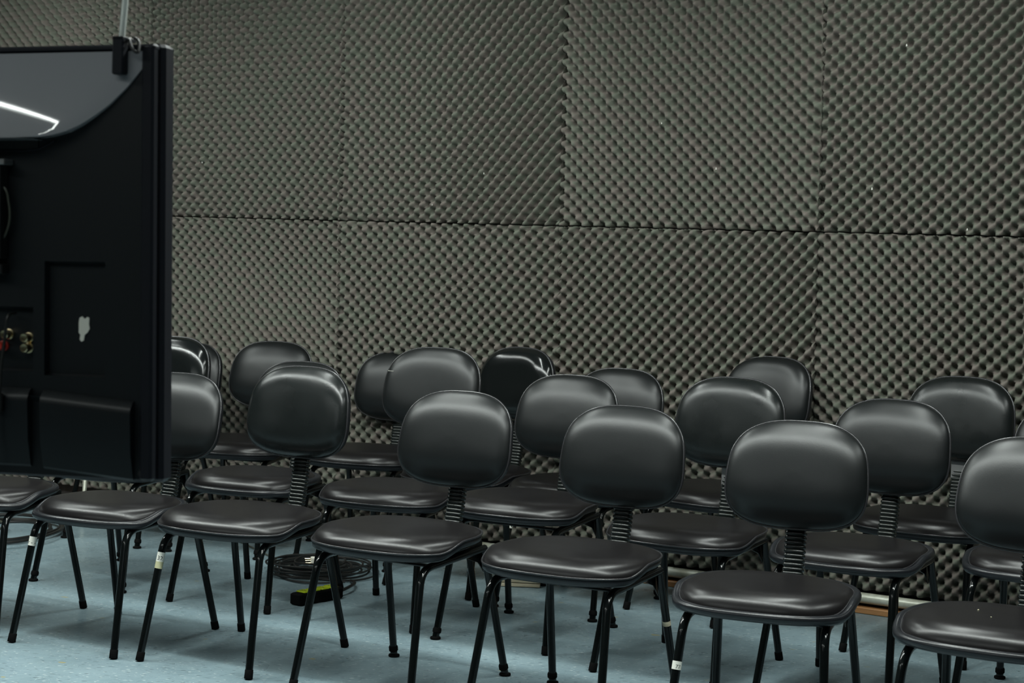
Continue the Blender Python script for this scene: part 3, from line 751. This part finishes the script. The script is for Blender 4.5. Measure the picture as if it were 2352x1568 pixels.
for yy, zz in ((-0.009, 0.074), (0.0, 0.082), (0.009, 0.088)): obj('pin', MB().tube([(-0.019, yy, zz), (-0.042, yy, zz)], 0.0020, 8).mesh('pin', M_BRASS), pgo)
obj('plug_grip', MB().box(0.0, 0.055, -0.012, 0.012, 0.067, 0.094, bev=0.005).mesh('plug_grip', M_RUB, False), coil, loc=(-0.012, 0.0, -0.030), rot=(0, 0, 0.25))
# leads running off to the left of the coil
for (pts, m_, lb, r_) in (([(-1.30, 8.0, .005), (-1.18, 7.80, .005), (-1.05, 7.56, .005), (-0.94, 7.34, .005), (-0.86, 7.18, .008)], M_CABLEG, 'thin grey-green lead', 0.0035),
                   ([(-1.10, 7.95, .005), (-1.02, 7.70, .005), (-0.96, 7.30, .005), (-0.88, 6.98, .005), (-0.76, 6.86, .007), (-0.62, 6.90, .008)], M_CABLE, None, 0.004)):
    q = obj('lead', MB().tube([p - coil.location for p in smooth_path(pts, 8)], r_, 8).mesh('lead', m_), coil)
    if lb: tag(q, lb)
# power strip
ps = empty('power_strip', (-0.688, 6.540, 0), math.atan2(0.20, 0.155)); tag(ps, 'black power strip with lime-yellow sockets under the front-row chairs', 'power strip')
obj('body', MB().box(-0.118, 0.112, -0.028, 0.028, 0.001, 0.044, bev=0.005).mesh('body', M_RUB, False), ps)
pi_ = (Matrix.Translation(ps.location) @ Matrix.Rotation(ps.rotation_euler.z, 4, 'Z')).inverted()
obj('lead', MB().tube([pi_ @ p for p in smooth_path([(-0.60, 6.93, .008), (-0.575, 6.82, .02), (-0.585, 6.72, .025), (-0.615, 6.645, .02)], 8)], 0.0062, 8).mesh('lead', M_CABLE), ps)
for i in range(4):
    x = -0.092+0.047*i
    so = obj('socket', MB().box(x-0.0, x+0.041, -0.022, 0.023, 0.043, 0.050, bev=0.003).mesh('socket', M_LIME, False), ps)
    q = MB()
    for a in (-0.010, 0, 0.010): q.lathe([(0.0028, 0.0500), (0.0028, 0.0503)], 8, Matrix.Translation((x+0.020+(0.004 if a == 0 else 0), a, 0)))
    obj('socket_holes', q.mesh('socket_holes', M_TVD), so)
# coil at the far left
lc = empty('cable_coil', (-2.20, 7.82, 0)); tag(lc, 'loose coil of grey-black cable on the floor at the left edge', 'cable')
cm = MB()
for i in range(5): cm.tube(loop_path(rs.uniform(-.02, .02), rs.uniform(-.04, .04), 0.16+0.022*i, 0.26+0.03*i, 0.006+0.006*i, rs.uniform(-.2, .2), 0.05, 30+i, 44), 0.0065, 7, closed=True)
obj('coiled_cable', cm.mesh('coiled_cable', M_CABLE), lc)
obj('inner_loop', MB().tube(loop_path(-0.10, -0.05, 0.09, 0.20, 0.03, 0.0, 0.03, 41, 36), 0.0055, 7, closed=True).mesh('inner_loop', M_CABLEG), lc)
# stacked pale boards near the wall, under the back row
bd = empty('board_offcuts', (0.083, 7.00, 0), -0.05); tag(bd, 'short stack of pale raw wooden board offcuts on the floor near the wall', 'wood')
for i in range(3): obj('board', MB().box(-0.10-0.004*i, 0.062-0.003*i, -0.05, 0.05, 0.002+0.0165*i, 0.0155+0.0165*i, bev=0.0015).mesh('board', M_PALEW, False), bd)
tag(obj('black_block', MB().box(-0.022, 0.022, -0.03, 0.03, 0, 0.052, bev=0.003).mesh('black_block', M_RUB, False), None, loc=(0.168, 7.02, 0)), 'small black block beside the pale board offcuts', 'block')
# orange wooden low box at the left edge
ob = empty('orange_bench', (-2.70, 8.30, 0), WA); tag(ob, 'low orange-brown wooden bench at the left edge behind the first chair', 'bench')
obj('bench_top', MB().box(-0.36, 0.36, -0.12, 0.12, 0.10, 0.125, bev=0.003).mesh('bench_top', M_ORANGE, False), ob)
obj('bench_shelf', MB().box(-0.36, 0.36, -0.12, 0.12, 0.245, 0.275, bev=0.003).mesh('bench_shelf', M_ORANGE, False), ob)
for x in (-0.34, 0.30):
    for y in (-0.11, 0.09): obj('leg', MB().box(x, x+0.03, y, y+0.03, 0, 0.245, bev=0.002).mesh('leg', M_TUBE, False), ob)
# pale pole leaning at the wall behind the television
a = Vector((-1.94, 8.10, 0.0)); b = wall_pt(-2.33, -0.03, 1.0)
tag(obj('leaning_pole', MB().tube([Vector((0, 0, 0.008)), b-a], 0.010, 12).mesh('leaning_pole', M_CONDUIT), None, loc=a), 'pale painted pole leaning on the foam wall behind the television', 'pole')
